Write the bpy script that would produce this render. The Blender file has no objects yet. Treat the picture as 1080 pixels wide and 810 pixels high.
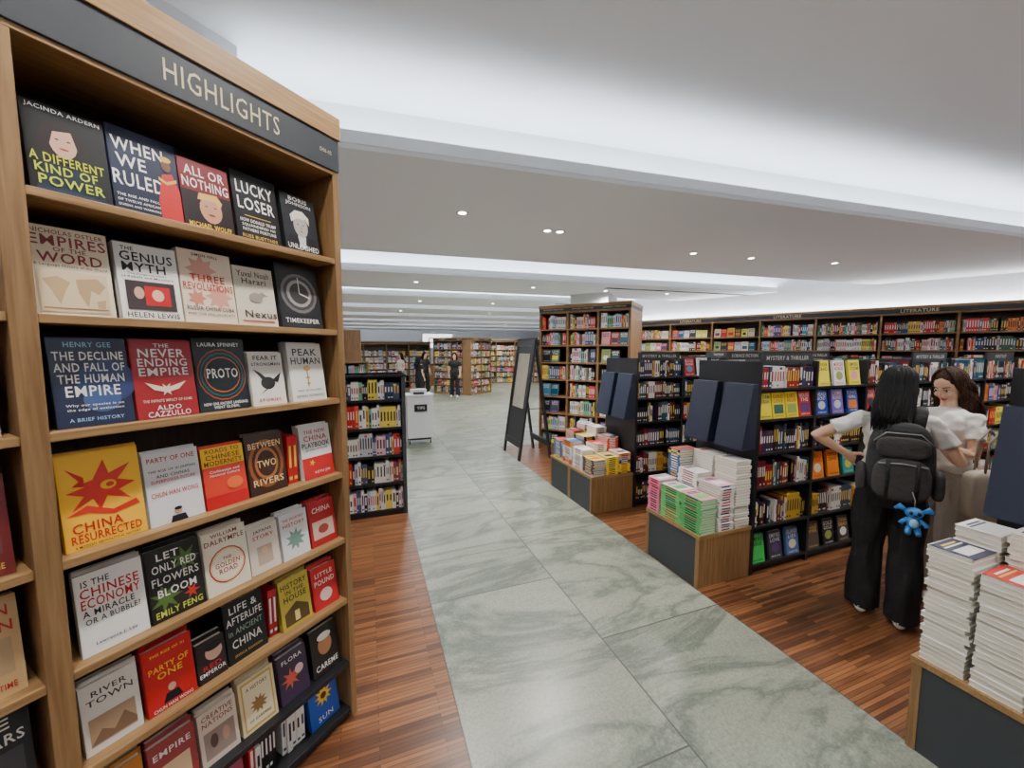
import bpy, math, random
from mathutils import Matrix, Vector, noise
from mathutils.bvhtree import BVHTree
R = random.Random(7)
sc = bpy.context.scene
def S(r,g,b):
    def f(c):
        c=c/255.0
        return c/12.92 if c<=0.04045 else ((c+0.055)/1.055)**2.4
    return (f(r),f(g),f(b))
def T(x,y,z): return Matrix.Translation((x,y,z))
def RX(a): return Matrix.Rotation(math.radians(a),4,'X')
def RZ(a): return Matrix.Rotation(math.radians(a),4,'Z')
I4=Matrix.Identity(4)

# ---------------------------------------------------------------- materials
def newmat(name):
    m=bpy.data.materials.new(name); m.use_nodes=True
    nt=m.node_tree; b=nt.nodes['Principled BSDF']
    return m,nt,b
def mat_plain(name,col,rough=0.6,metal=0.0,emit=None,es=0,noise=0.0):
    m,nt,b=newmat(name)
    b.inputs['Base Color'].default_value=(*col,1)
    b.inputs['Roughness'].default_value=rough
    b.inputs['Metallic'].default_value=metal
    if noise>0:
        tc=nt.nodes.new('ShaderNodeTexCoord'); n=nt.nodes.new('ShaderNodeTexNoise'); n.inputs['Scale'].default_value=6
        r=nt.nodes.new('ShaderNodeMixRGB'); r.blend_type='MIX'
        r.inputs[1].default_value=(*[c*(1-noise) for c in col],1); r.inputs[2].default_value=(*[min(1,c*(1+noise)) for c in col],1)
        nt.links.new(tc.outputs['Object'],n.inputs['Vector']); nt.links.new(n.outputs['Fac'],r.inputs[0]); nt.links.new(r.outputs[0],b.inputs['Base Color'])
    if emit:
        b.inputs['Emission Color'].default_value=(*emit,1); b.inputs['Emission Strength'].default_value=es
    return m
def mat_attr(name,rough=0.45,bump=0,bs=14,bd=.03):
    m,nt,b=newmat(name)
    a=nt.nodes.new('ShaderNodeAttribute'); a.attribute_name='Col'
    nt.links.new(a.outputs['Color'],b.inputs['Base Color'])
    b.inputs['Roughness'].default_value=rough
    if bump:
        n=nt.nodes.new('ShaderNodeTexNoise'); n.inputs['Scale'].default_value=bs; n.inputs['Detail'].default_value=3
        tc=nt.nodes.new('ShaderNodeTexCoord'); bp=nt.nodes.new('ShaderNodeBump'); bp.inputs['Strength'].default_value=bump; bp.inputs['Distance'].default_value=bd
        nt.links.new(tc.outputs['Object'],n.inputs['Vector']); nt.links.new(n.outputs['Fac'],bp.inputs['Height']); nt.links.new(bp.outputs[0],b.inputs['Normal'])
    return m
def mat_wood(name,c1,c2,sc_=(2,2,30),rough=0.45):
    m,nt,b=newmat(name)
    tc=nt.nodes.new('ShaderNodeTexCoord'); mp=nt.nodes.new('ShaderNodeMapping'); mp.inputs['Scale'].default_value=sc_
    n=nt.nodes.new('ShaderNodeTexNoise'); n.inputs['Scale'].default_value=3; n.inputs['Detail'].default_value=5; n.inputs['Distortion'].default_value=0.6
    cr=nt.nodes.new('ShaderNodeValToRGB'); cr.color_ramp.elements[0].color=(*c1,1); cr.color_ramp.elements[1].color=(*c2,1)
    cr.color_ramp.elements[0].position=.35; cr.color_ramp.elements[1].position=.65
    nt.links.new(tc.outputs['Object'],mp.inputs[0]); nt.links.new(mp.outputs[0],n.inputs['Vector']); nt.links.new(n.outputs['Fac'],cr.inputs[0]); nt.links.new(cr.outputs[0],b.inputs['Base Color'])
    b.inputs['Roughness'].default_value=rough
    return m
M_PRINT=mat_attr('printed_paper',0.38)
M_CLOTH=mat_attr('skin_and_cloth',0.75,bump=0.35,bs=22,bd=.02)
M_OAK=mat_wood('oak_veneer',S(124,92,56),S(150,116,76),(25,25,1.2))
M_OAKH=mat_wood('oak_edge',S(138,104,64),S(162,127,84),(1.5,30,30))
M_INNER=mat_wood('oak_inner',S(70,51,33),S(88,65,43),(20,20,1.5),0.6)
M_SIGN=mat_plain('sign_charcoal',S(50,54,58),0.5,noise=.05)
M_GOLD=mat_plain('sign_letters',S(205,190,150),0.4)
M_WHITEL=mat_plain('sign_letters_white',S(200,200,195),0.5)
M_BLACK=mat_plain('black_metal',S(26,27,31),0.45,noise=.1)
M_NAVY=mat_plain('navy_panel',S(28,36,56),0.5,noise=.08)
M_GREYP=mat_plain('dark_grey_panel',S(58,62,66),0.55,noise=.08)
M_WHITE=mat_plain('white_paint',S(234,238,242),0.7,noise=.015)
M_CEIL=mat_plain('ceiling_paint_self_glow',S(232,236,240),0.85,noise=.008,emit=(.9,.96,1.0),es=.10)  # faint self-glow added as ambient fill; the ceiling itself is no lamp
M_LED=mat_plain('led_strip',(1,1,1),0.5,emit=(0.88,0.93,1.0),es=62)
M_DOWN=mat_plain('downlight_glow',(1,1,1),0.5,emit=(1,0.95,0.85),es=18)

def mat_floorwood():
    m,nt,b=newmat('floor_strip_parquet')
    tc=nt.nodes.new('ShaderNodeTexCoord')
    br=nt.nodes.new('ShaderNodeTexBrick'); br.inputs['Scale'].default_value=1
    br.inputs['Brick Width'].default_value=.42; br.inputs['Row Height'].default_value=.02; br.inputs['Mortar Size'].default_value=.0011
    br.inputs['Color1'].default_value=(*S(146,95,58),1); br.inputs['Color2'].default_value=(*S(80,48,30),1); br.inputs['Mortar'].default_value=(*S(50,30,18),1)
    br.inputs['Bias'].default_value=-.05; br.offset=.37
    n=nt.nodes.new('ShaderNodeTexNoise'); n.inputs['Scale'].default_value=2.2; n.inputs['Detail'].default_value=4
    mp=nt.nodes.new('ShaderNodeMapping'); mp.inputs['Scale'].default_value=(1.5,22,1)
    mx=nt.nodes.new('ShaderNodeMixRGB'); mx.blend_type='SOFT_LIGHT'; mx.inputs[0].default_value=.8
    nt.links.new(tc.outputs['Object'],br.inputs['Vector']); nt.links.new(tc.outputs['Object'],mp.inputs[0]); nt.links.new(mp.outputs[0],n.inputs['Vector'])
    nt.links.new(br.outputs['Color'],mx.inputs[1]); nt.links.new(n.outputs['Fac'],mx.inputs[2]); nt.links.new(mx.outputs[0],b.inputs['Base Color'])
    b.inputs['Roughness'].default_value=.32
    return m
def mat_marble():
    m,nt,b=newmat('grey_veined_marble')
    L=nt.links.new
    tc=nt.nodes.new('ShaderNodeTexCoord'); mp=nt.nodes.new('ShaderNodeMapping'); mp.inputs['Rotation'].default_value=(0,0,math.radians(90)); mp.inputs['Location'].default_value=(0.5,-0.34,0)
    br=nt.nodes.new('ShaderNodeTexBrick'); br.inputs['Scale'].default_value=1; br.inputs['Brick Width'].default_value=1.3; br.inputs['Row Height'].default_value=.879
    br.inputs['Mortar Size'].default_value=.0042; br.inputs['Color1'].default_value=(0,0,0,1); br.inputs['Color2'].default_value=(1,1,1,1); br.inputs['Mortar'].default_value=(.5,.5,.5,1); br.offset=.5
    L(tc.outputs['Object'],mp.inputs[0]); L(mp.outputs[0],br.inputs['Vector'])
    sc1=nt.nodes.new('ShaderNodeVectorMath'); sc1.operation='SCALE'; sc1.inputs['Scale'].default_value=7.0
    L(br.outputs['Color'],sc1.inputs[0])
    ad=nt.nodes.new('ShaderNodeVectorMath'); ad.operation='ADD'; L(tc.outputs['Object'],ad.inputs[0]); L(sc1.outputs[0],ad.inputs[1])
    mp2=nt.nodes.new('ShaderNodeMapping'); mp2.inputs['Rotation'].default_value=(0,0,math.radians(38)); mp2.inputs['Scale'].default_value=(.5,1.4,1)
    L(ad.outputs[0],mp2.inputs[0])
    n=nt.nodes.new('ShaderNodeTexNoise'); n.inputs['Scale'].default_value=1.05; n.inputs['Detail'].default_value=10; n.inputs['Roughness'].default_value=.64; n.inputs['Distortion'].default_value=1.2
    L(mp2.outputs[0],n.inputs['Vector'])
    cr=nt.nodes.new('ShaderNodeValToRGB'); e=cr.color_ramp.elements
    e[0].position=.28; e[0].color=(*S(128,133,118),1); e[1].position=.76; e[1].color=(*S(154,157,141),1)
    for p,c in ((.38,S(146,150,134)),(.45,S(140,144,129)),(.48,S(118,124,111)),(.50,S(104,110,99)),(.515,S(120,126,113)),(.56,S(146,150,134)),(.62,S(154,157,142)),(.66,S(136,141,126)),(.70,S(152,155,140))):
        q=e.new(p); q.color=(*c,1)
    L(n.outputs['Fac'],cr.inputs[0])
    n2=nt.nodes.new('ShaderNodeTexNoise'); n2.inputs['Scale'].default_value=80; n2.inputs['Detail'].default_value=5; n2.inputs['Roughness'].default_value=.8
    L(tc.outputs['Object'],n2.inputs['Vector'])
    mo=nt.nodes.new('ShaderNodeMixRGB'); mo.blend_type='OVERLAY'; mo.inputs[0].default_value=.9
    L(cr.outputs[0],mo.inputs[1]); L(n2.outputs['Fac'],mo.inputs[2])
    hv=nt.nodes.new('ShaderNodeMixRGB'); hv.blend_type='MULTIPLY'; hv.inputs[0].default_value=.12
    L(mo.outputs[0],hv.inputs[1]); L(br.outputs['Color'],hv.inputs[2])
    mx=nt.nodes.new('ShaderNodeMixRGB'); L(br.outputs['Fac'],mx.inputs[0]); L(hv.outputs[0],mx.inputs[1]); mx.inputs[2].default_value=(*S(72,75,69),1)
    L(mx.outputs[0],b.inputs['Base Color']); b.inputs['Roughness'].default_value=.3
    return m
def mat_hair(name,c1,c2):
    m,nt,b=newmat(name)
    tc=nt.nodes.new('ShaderNodeTexCoord'); mp=nt.nodes.new('ShaderNodeMapping'); mp.inputs['Scale'].default_value=(60,60,5)
    n=nt.nodes.new('ShaderNodeTexNoise'); n.inputs['Scale'].default_value=3; n.inputs['Distortion'].default_value=.5
    cr=nt.nodes.new('ShaderNodeValToRGB'); cr.color_ramp.elements[0].color=(*c1,1); cr.color_ramp.elements[1].color=(*c2,1); cr.color_ramp.elements[0].position=.4; cr.color_ramp.elements[1].position=.65
    nt.links.new(tc.outputs['Object'],mp.inputs[0]); nt.links.new(mp.outputs[0],n.inputs['Vector']); nt.links.new(n.outputs['Fac'],cr.inputs[0]); nt.links.new(cr.outputs[0],b.inputs['Base Color'])
    b.inputs['Roughness'].default_value=.55; b.inputs['Specular IOR Level'].default_value=.2
    return m

# ---------------------------------------------------------------- mesh builder
class MB:
    def __init__(s): s.v=[]; s.f=[]; s.c=[]; s.m=[]
    def box(s,M,x0,x1,y0,y1,z0,z1,col=(1,1,1),mat=0):
        b=len(s.v)
        for p in ((x0,y0,z0),(x1,y0,z0),(x1,y1,z0),(x0,y1,z0),(x0,y0,z1),(x1,y0,z1),(x1,y1,z1),(x0,y1,z1)):
            s.v.append(tuple(M@Vector(p)))
        for q in ((0,3,2,1),(4,5,6,7),(0,1,5,4),(1,2,6,5),(2,3,7,6),(3,0,4,7)):
            s.f.append(tuple(b+i for i in q)); s.c.append(col); s.m.append(mat)
    def poly(s,M,pts,col=(1,1,1),mat=0):
        b=len(s.v)
        for p in pts: s.v.append(tuple(M@Vector(p)))
        s.f.append(tuple(range(b,b+len(pts)))); s.c.append(col); s.m.append(mat)
    def rect(s,M,cx,cz,w,h,y,col,mat=0):
        s.poly(M,((cx-w/2,y,cz-h/2),(cx+w/2,y,cz-h/2),(cx+w/2,y,cz+h/2),(cx-w/2,y,cz+h/2)),col,mat)
    def ell(s,M,cx,cz,w,h,y,col,n=18,mat=0):
        s.poly(M,[(cx+w/2*math.cos(2*math.pi*i/n),y,cz+h/2*math.sin(2*math.pi*i/n)) for i in range(n)],col,mat)
    def loft(s,rings,col,n=16,mat=0,M=I4):
        b=len(s.v)
        for (c,ax,ay) in rings:
            for i in range(n):
                a=2*math.pi*i/n
                s.v.append(tuple(M@(c+ax*math.cos(a)+ay*math.sin(a))))
        for k in range(len(rings)-1):
            for i in range(n):
                j=(i+1)%n
                s.f.append((b+k*n+i,b+k*n+j,b+(k+1)*n+j,b+(k+1)*n+i)); s.c.append(col); s.m.append(mat)
        s.f.append(tuple(b+i for i in reversed(range(n)))); s.c.append(col); s.m.append(mat)
        e=b+(len(rings)-1)*n
        s.f.append(tuple(e+i for i in range(n))); s.c.append(col); s.m.append(mat)
    def tube(s,pts,rads,col,n=12,mat=0,M=I4,flat=1.0,side=None):
        pts=[Vector(p) for p in pts]; rings=[]
        ref=Vector(side) if side else Vector((1,0,0))
        for i,p in enumerate(pts):
            d=(pts[min(i+1,len(pts)-1)]-pts[max(i-1,0)]).normalized()
            ax=ref-d*ref.dot(d)
            if ax.length<.15:
                ax=Vector((0,1,0))-d*d.y
            ax.normalize(); ay=d.cross(ax)
            r=rads[i] if isinstance(rads[i],(int,float)) else rads[i][0]
            r2=rads[i]*flat if isinstance(rads[i],(int,float)) else rads[i][1]
            rings.append((p,ax*r,ay*r2))
        s.loft(rings,col,n,mat,M)
    def ball(s,c,r,col,n=14,mat=0,M=I4,k=9):
        rings=[]
        for i in range(k+1):
            a=-math.pi/2+math.pi*(i+.0)/k
            a=max(-1.5,min(1.5,a))
            rings.append((Vector((c[0],c[1],c[2]+r[2]*math.sin(a))),Vector((r[0]*math.cos(a),0,0)),Vector((0,r[1]*math.cos(a),0))))
        s.loft(rings,col,n,mat,M)
    def mesh(s,name):
        me=bpy.data.meshes.new(name); me.from_pydata(s.v,[],s.f)
        return me
    def obj(s,name,mats,M=I4,parent=None,smooth=False,bevel=0):
        me=s.mesh(name)
        for m in mats: me.materials.append(m)
        me.polygons.foreach_set('material_index',s.m)
        ca=me.color_attributes.new('Col','FLOAT_COLOR','CORNER')
        buf=[]
        for f,c in zip(s.f,s.c):
            buf.extend((c[0],c[1],c[2],1.0)*len(f))
        ca.data.foreach_set('color',buf)
        if smooth: me.polygons.foreach_set('use_smooth',[True]*len(s.f))
        me.update()
        o=bpy.data.objects.new(name,me); sc.collection.objects.link(o)
        if parent: o.parent=parent
        o.matrix_local=M
        if bevel:
            bv=o.modifiers.new('bevel','BEVEL'); bv.width=bevel; bv.segments=2; bv.limit_method='ANGLE'
        return o
def empty(name,M=I4):
    o=bpy.data.objects.new(name,None); sc.collection.objects.link(o); o.matrix_world=M; o.empty_display_size=.1
    return o

# ---------------------------------------------------------------- text
_tc={}
def tgeo(t,bold=.012):
    k=(t,bold)
    if k in _tc: return _tc[k]
    cu=bpy.data.curves.new('t','FONT'); cu.body=t; cu.resolution_u=2; cu.offset=bold; cu.space_character=1.1
    o=bpy.data.objects.new('t',cu); sc.collection.objects.link(o)
    dg=bpy.context.evaluated_depsgraph_get(); dg.update()
    me=bpy.data.meshes.new_from_object(o.evaluated_get(dg))
    vs=[(v.co.x,v.co.y) for v in me.vertices]; fs=[tuple(p.vertices) for p in me.polygons]
    bpy.data.objects.remove(o); bpy.data.curves.remove(cu); bpy.data.meshes.remove(me)
    if not vs: vs=[(0,0),(1,0),(1,1)]; fs=[(0,1,2)]
    xs=[v[0] for v in vs]; ys=[v[1] for v in vs]
    cx=(min(xs)+max(xs))/2; cy=(min(ys)+max(ys))/2; w=max(xs)-min(xs); h=max(ys)-min(ys)
    _tc[k]=([(x-cx,y-cy) for x,y in vs],fs,w,h); return _tc[k]
def text(mb,M,t,cx,cz,y,mw,mh,col,mat=0,bold=.012,stretch=True):
    vs,fs,w,h=tgeo(t,bold)
    sx=mw/w; sz=mh/h
    if stretch: sz=min(sz,sx*1.7); sx=min(sx,sz*1.25)
    else: sx=sz=min(sx,sz)
    b=len(mb.v)
    for (x,z) in vs: mb.v.append(tuple(M@Vector((cx+x*sx,y,cz+z*sz))))
    for f in fs:
        mb.f.append(tuple(b+i for i in f)); mb.c.append(col); mb.m.append(mat)

# ---------------------------------------------------------------- books
PAGE=S(226,220,204)
def cover_book(mb,M,w,h,th,bg,els,spine=None):
    """book standing, cover facing -y, bottom at z=0, centred x"""
    mb.box(M,-w/2,w/2,0,.002,0,h,bg)
    mb.box(M,-w/2+.003,w/2-.003,.002,th-.002,.003,h-.003,PAGE)
    mb.box(M,-w/2,w/2,th-.002,th,0,h,bg)
    mb.box(M,-w/2,-w/2+.002,0,th,0,h,spine or bg)
    for i,e in enumerate(els):
        y=-.0006-.0003*i
        k=e[0]
        if k=='t': text(mb,M,e[1],e[2]*w,e[3]*h,y,e[4]*w,e[5]*h,e[6])
        elif k=='r': mb.rect(M,e[1]*w,e[2]*h,e[3]*w,e[4]*h,y,e[5])
        elif k=='e': mb.ell(M,e[1]*w,e[2]*h,e[3]*w,e[4]*h,y,e[5])
        elif k=='p': mb.poly(M,[(px*w,y,pz*h) for px,pz in e[1]],e[2])
PAL=[S(20,20,24),S(28,32,48),S(190,30,34),S(235,232,224),S(238,236,230),S(30,70,120),S(210,180,60),S(60,100,80),S(120,30,40),S(70,130,160),S(215,120,50),S(225,215,190),S(90,60,120),S(40,40,44),S(200,200,205),S(230,150,160),S(20,90,110),S(150,170,90),S(235,225,90)]
DARKPAL=[S(16,16,20),S(20,22,30),S(30,34,52),S(150,24,30),S(40,60,90),S(220,218,210),S(28,28,32),S(200,160,50),S(60,40,70),S(30,80,90),S(235,232,225),S(110,24,30)]
MANGA=[S(235,232,228),S(240,238,232),S(235,190,200),S(170,200,225),S(215,60,60),S(240,215,90),S(230,228,224),S(120,180,150),S(245,245,242),S(70,80,120),S(30,30,34)]
def lum(c): return .3*c[0]+.6*c[1]+.1*c[2]
def contrast(c,rr):
    return rr.choice([S(240,238,230),S(235,200,80),S(230,230,235)]) if lum(c)<.25 else rr.choice([S(20,20,24),S(180,30,30),S(30,50,90)])
WORDS=['THE','NIGHT','MURDER','SECRET','GIRL','HOUSE','LAST','DEAD','LIES','STORM','KING','BLOOD','ISLAND','CRIME','LOVE','DARK','CHINA','EMPIRE','RIVER','GOLD']
def rnd_cover(mb,M,w,h,th,rr,bg=None):
    bg=bg or rr.choice(PAL); c=contrast(bg,rr); els=[]
    k=rr.random()
    if k<.35: els.append(('e',0,.38,.6,.34,rr.choice(PAL)))
    elif k<.7: els.append(('r',0,.35,.75,.35,rr.choice(PAL)))
    els+=[('t',rr.choice(WORDS),0,.83,.8,.15,c),('t',rr.choice(WORDS),0,.66,.72,.13,c),('t',rr.choice(WORDS)+' '+rr.choice(WORDS),0,.09,.7,.06,c)]
    cover_book(mb,M,w,h,th,bg,els)
def spines(mb,M,x0,x1,z,hmax,rr,pal,depth=.14,front=.02,hmin=.72,thmin=.014,thmax=.036,gap=.04):
    x=x0+rr.uniform(0,.01); run=0; col=None; hh=0; th=0
    while x<x1-.016:
        if run<=0:
            run=rr.choice([1,1,1,1,2,3,5]); col=rr.choice(pal); hh=hmax*rr.uniform(hmin,.97); th=rr.uniform(thmin,thmax); dec=contrast(col,rr); dh=rr.uniform(.3,.55); dz=rr.uniform(.5,.62); fr=front+rr.uniform(0,.012)
        run-=1
        t=min(th,x1-x)
        if t<.008: break
        if rr.random()<gap*.3: x+=rr.uniform(.02,.06); continue
        f=fr+rr.uniform(0,.003)
        mb.box(M,x,x+t-.0008,f,f+depth,z,z+hh,col)
        mb.rect(M,x+t/2,z+hh*dz,t*.42,hh*dh,f-.0008,dec)
        if rr.random()<.6: mb.rect(M,x+t/2,z+hh*.12,t*.6,hh*.07,f-.0008,dec)
        if rr.random()<.25: mb.rect(M,x+t/2,z+hh*.9,t*.98,hh*.1,f-.0006,rr.choice(pal))
        x+=t
def stack(mb,M,x,y,z,w,d,n,th,rr,pal,face=None,jit=.005,spine_side='x'):
    col=rr.choice(pal)
    for i in range(n):
        if rr.random()<.12: col=rr.choice(pal)
        t=th*rr.uniform(.9,1.1)
        m=M@T(x+rr.uniform(-jit,jit),y+rr.uniform(-jit,jit),z)@RZ(rr.uniform(-2.2,2.2))
        mb.box(m,-w/2,w/2,-d/2,d/2,0,.0015,col); mb.box(m,-w/2,w/2,-d/2,d/2,t-.0015,t,col)
        if spine_side=='x':
            mb.box(m,-w/2,-w/2+.002,-d/2,d/2,0.0015,t-.0015,col); mb.box(m,-w/2+.002,w/2-.003,-d/2+.003,d/2-.003,.0015,t-.0015,PAGE)
            mb.box(m,-w/2-.0006,-w/2,-d*.3,d*.25,t*.28,t*.72,contrast(col,rr))
        elif spine_side=='y':
            mb.box(m,-w/2,w/2,-d/2,-d/2+.002,0.0015,t-.0015,col); mb.box(m,-w/2+.003,w/2-.003,-d/2+.002,d/2-.003,.0015,t-.0015,PAGE)
            mb.box(m,-w*.3,w*.25,-d/2-.0006,-d/2,t*.28,t*.72,contrast(col,rr))
        else:
            mb.box(m,-w/2+.002,w/2-.002,-d/2+.002,d/2-.002,.0015,t-.0015,PAGE)
        z+=t+.0004
    c=face or col
    def pl(x0,x1,y0,y1,h,cc): mb.poly(M,[(x+x0*w,y+y0*d,z+h),(x+x1*w,y+y0*d,z+h),(x+x1*w,y+y1*d,z+h),(x+x0*w,y+y1*d,z+h)],cc)
    pl(-.5,.5,-.5,.5,.0003,c); pl(-.36,.36,-.3,.05,.001,rr.choice(pal)); pl(-.38,.38,.18,.24,.001,contrast(c,rr)); pl(-.3,.3,.29,.36,.001,contrast(c,rr))
    return z

# ---------------------------------------------------------------- furniture
def bookcase(name,origin,phi,W,H,D,nb,zs,header,seed,labels=None,pal=PAL,face=.25,bookname='shelved_books',fw=.035,plinth=.08,hmat=None,textmat=None,innermat=None,lettersz=.05,fmat=None,emat=None):
    rr=random.Random(seed); M=T(*origin,0)@RZ(phi); e=empty(name,M)
    f=MB(); bw=W/nb
    zt=H-header
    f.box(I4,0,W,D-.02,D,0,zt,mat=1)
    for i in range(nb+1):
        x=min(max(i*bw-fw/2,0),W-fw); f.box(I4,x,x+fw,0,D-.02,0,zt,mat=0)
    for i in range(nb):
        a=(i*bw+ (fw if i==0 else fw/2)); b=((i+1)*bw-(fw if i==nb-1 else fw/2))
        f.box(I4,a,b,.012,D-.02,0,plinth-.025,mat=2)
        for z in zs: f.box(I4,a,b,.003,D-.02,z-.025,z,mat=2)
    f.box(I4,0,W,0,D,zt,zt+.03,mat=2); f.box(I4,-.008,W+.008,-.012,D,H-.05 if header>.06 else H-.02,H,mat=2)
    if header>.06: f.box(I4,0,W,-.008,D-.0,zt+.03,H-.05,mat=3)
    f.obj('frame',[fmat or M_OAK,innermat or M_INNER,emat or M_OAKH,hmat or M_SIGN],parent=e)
    if labels:
        t=MB()
        for i in range(nb):
            s=labels[i%len(labels)]
            if s: text(t,I4,s,(i+.5)*bw,(zt+H-.02)/2,-.0095,bw*.7,lettersz,(1,1,1),stretch=False)
        if t.v: t.obj('letters',[textmat or M_GOLD],parent=e)
    bm=MB()
    for i in range(nb):
        a=(i*bw+fw+.004); b=((i+1)*bw-fw-.004)
        for j,z in enumerate(zs):
            top=zs[j+1]-.025 if j+1<len(zs) else zt
            hm=min(.245,(top-z)*.93)
            if rr.random()<face:
                x=a+.01
                while x<b-.1:
                    w=rr.uniform(.12,.145)
                    if x+w>b: break
                    rnd_cover(bm,T(x+w/2,.03,z)@RX(-8),w,min(hm,w*1.5),.02,rr); x+=w+.012
            else: spines(bm,I4,a,b,z,hm,rr,pal,depth=min(.15,D-.08))
    bm.obj(bookname,[M_PRINT],parent=e)
    return e

def gondola(origin,nb,bw,seed,faces={},labels=('MYSTERY & THRILLER',),D=.54,H=1.6,wedge=True,pal=DARKPAL,name='gondola_bookshelf',wt=1.42):
    """front faces -Y, aisle end panel at x=0"""
    rr=random.Random(seed); M=T(*origin,0); e=empty(name,M); f=MB(); W=nb*bw
    zs=[.07,.36,.65,.91,1.16,1.385]
    f.box(I4,0,.03,0,D,0,H-.02,mat=0)
    for i in range(1,nb+1): f.box(I4,i*bw-.012,i*bw+.012,0,D,0,H-.02,mat=0)
    f.box(I4,.03,W-.012,D/2-.012,D/2+.012,.0,H-.02,mat=0)
    for i in range(nb):
        a=.03 if i==0 else i*bw+.012; b=(i+1)*bw-.012
        for z in zs:
            f.box(I4,a,b,.0,D/2-.012,z-.018,z,mat=1); f.box(I4,a,b,D/2+.012,D,z-.018,z,mat=1)
        f.box(I4,a,b,.03,D-.03,0,.052,mat=0)
    f.obj('frame',[M_BLACK,M_BLACK],parent=e)
    g=MB(); t=MB()
    for i in range(nb):
        if labels[i%len(labels)]:
            g.box(I4,i*bw+.04,(i+1)*bw-.04,.02,.035,H-.045,H+.045,mat=0)
            text(t,I4,labels[i%len(labels)],(i+.5)*bw,H+.005,.0185,bw*.72,.035,(1,1,1),stretch=False)
    g.obj('header_sign',[M_SIGN],parent=e)
    if t.v: t.obj('letters',[M_WHITEL],parent=e)
    if wedge:
        w=MB()
        for (ya,yb) in ((.0,D*.44),(D*.56,D)):
            prof=[(-.14,.95),(-.05,wt),(-.001,wt),(-.001,.95)]
            b=len(w.v)
            for y in (ya,yb):
                for (x,z) in prof: w.v.append((x,y,z))
            n=4
            w.f.append(tuple(b+k for k in range(n))); w.f.append(tuple(b+n+k for k in reversed(range(n))))
            for k in range(n): w.f.append((b+k,b+n+k,b+n+(k+1)%n,b+(k+1)%n))
            w.c+= [(1,1,1)]*6; w.m+=[0]*6
        w.obj('sloped_end_panel',[M_NAVY],parent=e,bevel=.003)
    bm=MB(); MBk=T(W,D,0)@RZ(180)
    for i in range(nb):
        a=i*bw+.034; b=(i+1)*bw-.016
        for j,z in enumerate(zs):
            top=zs[j+1]-.018 if j+1<len(zs) else H
            hm=min(.21,(top-z)*.93)
            if (i,j) in faces:
                cs=faces[(i,j)]; w=min(.14,(b-a)/len(cs)-.01); x=a+.005
                for c in cs:
                    rnd_cover(bm,T(x+w/2,.015,z)@RX(-8),w,min(hm,w*1.5),.02,rr,bg=c); x+=(b-a)/len(cs)
            else: spines(bm,I4,a,b,z,hm,rr,pal,depth=.13,front=.012,thmin=.014,thmax=.03)
            a2=W-b; b2=W-a
            spines(bm,MBk,a2,b2,z,hm,rr,pal,depth=.13,front=.012)
    bm.obj('shelved_books',[M_PRINT],parent=e)
    return e

def table(origin,W,D,H=.38,name='display_plinth_table',split=1):
    M=T(*origin,0); e=empty(name,M); f=MB(); dd=D/split
    f.box(I4,.02,W,.018,D-.018,.0,H-.025,mat=0)
    for i in range(split):
        y0=i*dd; y1=y0+dd
        f.box(I4,0,.02,y0+.03,y1-.03,.03,H-.03,mat=1)
        f.box(I4,-.004,.025,y0,y0+.03,0,H-.025,mat=0); f.box(I4,-.004,.025,y1-.03,y1,0,H-.025,mat=0)
        f.box(I4,0,.02,y0+.03,y1-.03,0,.03,mat=1)
    f.box(I4,0.02,W,0,.018,0,H-.025,mat=0); f.box(I4,0.02,W,D-.018,D,0,H-.025,mat=0)
    f.box(I4,-.006,W,-.006,D+.006,H-.025,H,mat=2)
    f.obj('body',[M_OAK,M_GREYP,M_OAKH],parent=e)
    return e

# ================================================================= ROOM
fl=MB(); fl.box(I4,-12,18,-8,30,-.1,0); fl.obj('floor',[mat_floorwood()])
ma=MB(); ma.box(I4,.34,2.10,-7,6.3,0.0,.003); ma.box(I4,.34,9,6.3,24,0.0,.003); ma.obj('floor_marble_aisle',[mat_marble()])
UP=3.45; LO=3.0
CR=RZ(-4.5)
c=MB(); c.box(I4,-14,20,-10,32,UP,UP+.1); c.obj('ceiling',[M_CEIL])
edges=[(2.9,5.5,11.6),(7.05,8.7,10.6),(9.9,11.5,8.2),(12.7,14.1,7.2),(15.4,16.8,7.2),(18.1,19.5,9),(20.8,22.3,9),(23.5,25.2,9)]
for k,(a,b,xe) in enumerate(edges):
    s=MB()
    x0=-11
    s.box(I4,x0,xe-.28,a+.32,b,LO,UP+.02,mat=0)
    s.box(I4,x0,xe,a,a+.32,LO,LO+.07,mat=0)
    s.box(I4,xe-.28,xe,a+.32,b,LO,LO+.07,mat=0)
    s.box(I4,x0,xe,a,a+.02,LO+.07,LO+.12,mat=0)
    s.box(I4,x0,xe-.03,a+.06,a+.09,LO+.071,LO+.085,mat=1)
    s.box(I4,x0,xe,a-.012,a,LO+.03,LO+.045,mat=0)
    s.box(I4,x0,xe-.28,b,b+.18,LO,LO+.07,mat=0); s.box(I4,x0,xe-.3,b+.08,b+.10,LO+.071,LO+.085,mat=1); s.box(I4,x0,xe-.28,b+.16,b+.18,LO+.07,LO+.12,mat=0)
    if k in(1,2):
        for q in range(3): s.box(I4,4.2,xe-.4,a+.42+q*.05,a+.44+q*.05,LO-.006,LO-.001,mat=2)
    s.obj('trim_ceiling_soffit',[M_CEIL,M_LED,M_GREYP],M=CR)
s=MB(); s.box(I4,-11,12,-7,-2.3,LO,UP+.02); s.box(I4,-11,12,-2.3,-2.0,LO,LO+.07); s.box(I4,-11,12,-2.02,-2.0,LO+.07,LO+.12); s.box(I4,-11,12,-2.1,-2.07,LO+.071,LO+.085,mat=1)  # unseen soffit and LED strip, added behind camera to brighten the near ceiling
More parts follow.
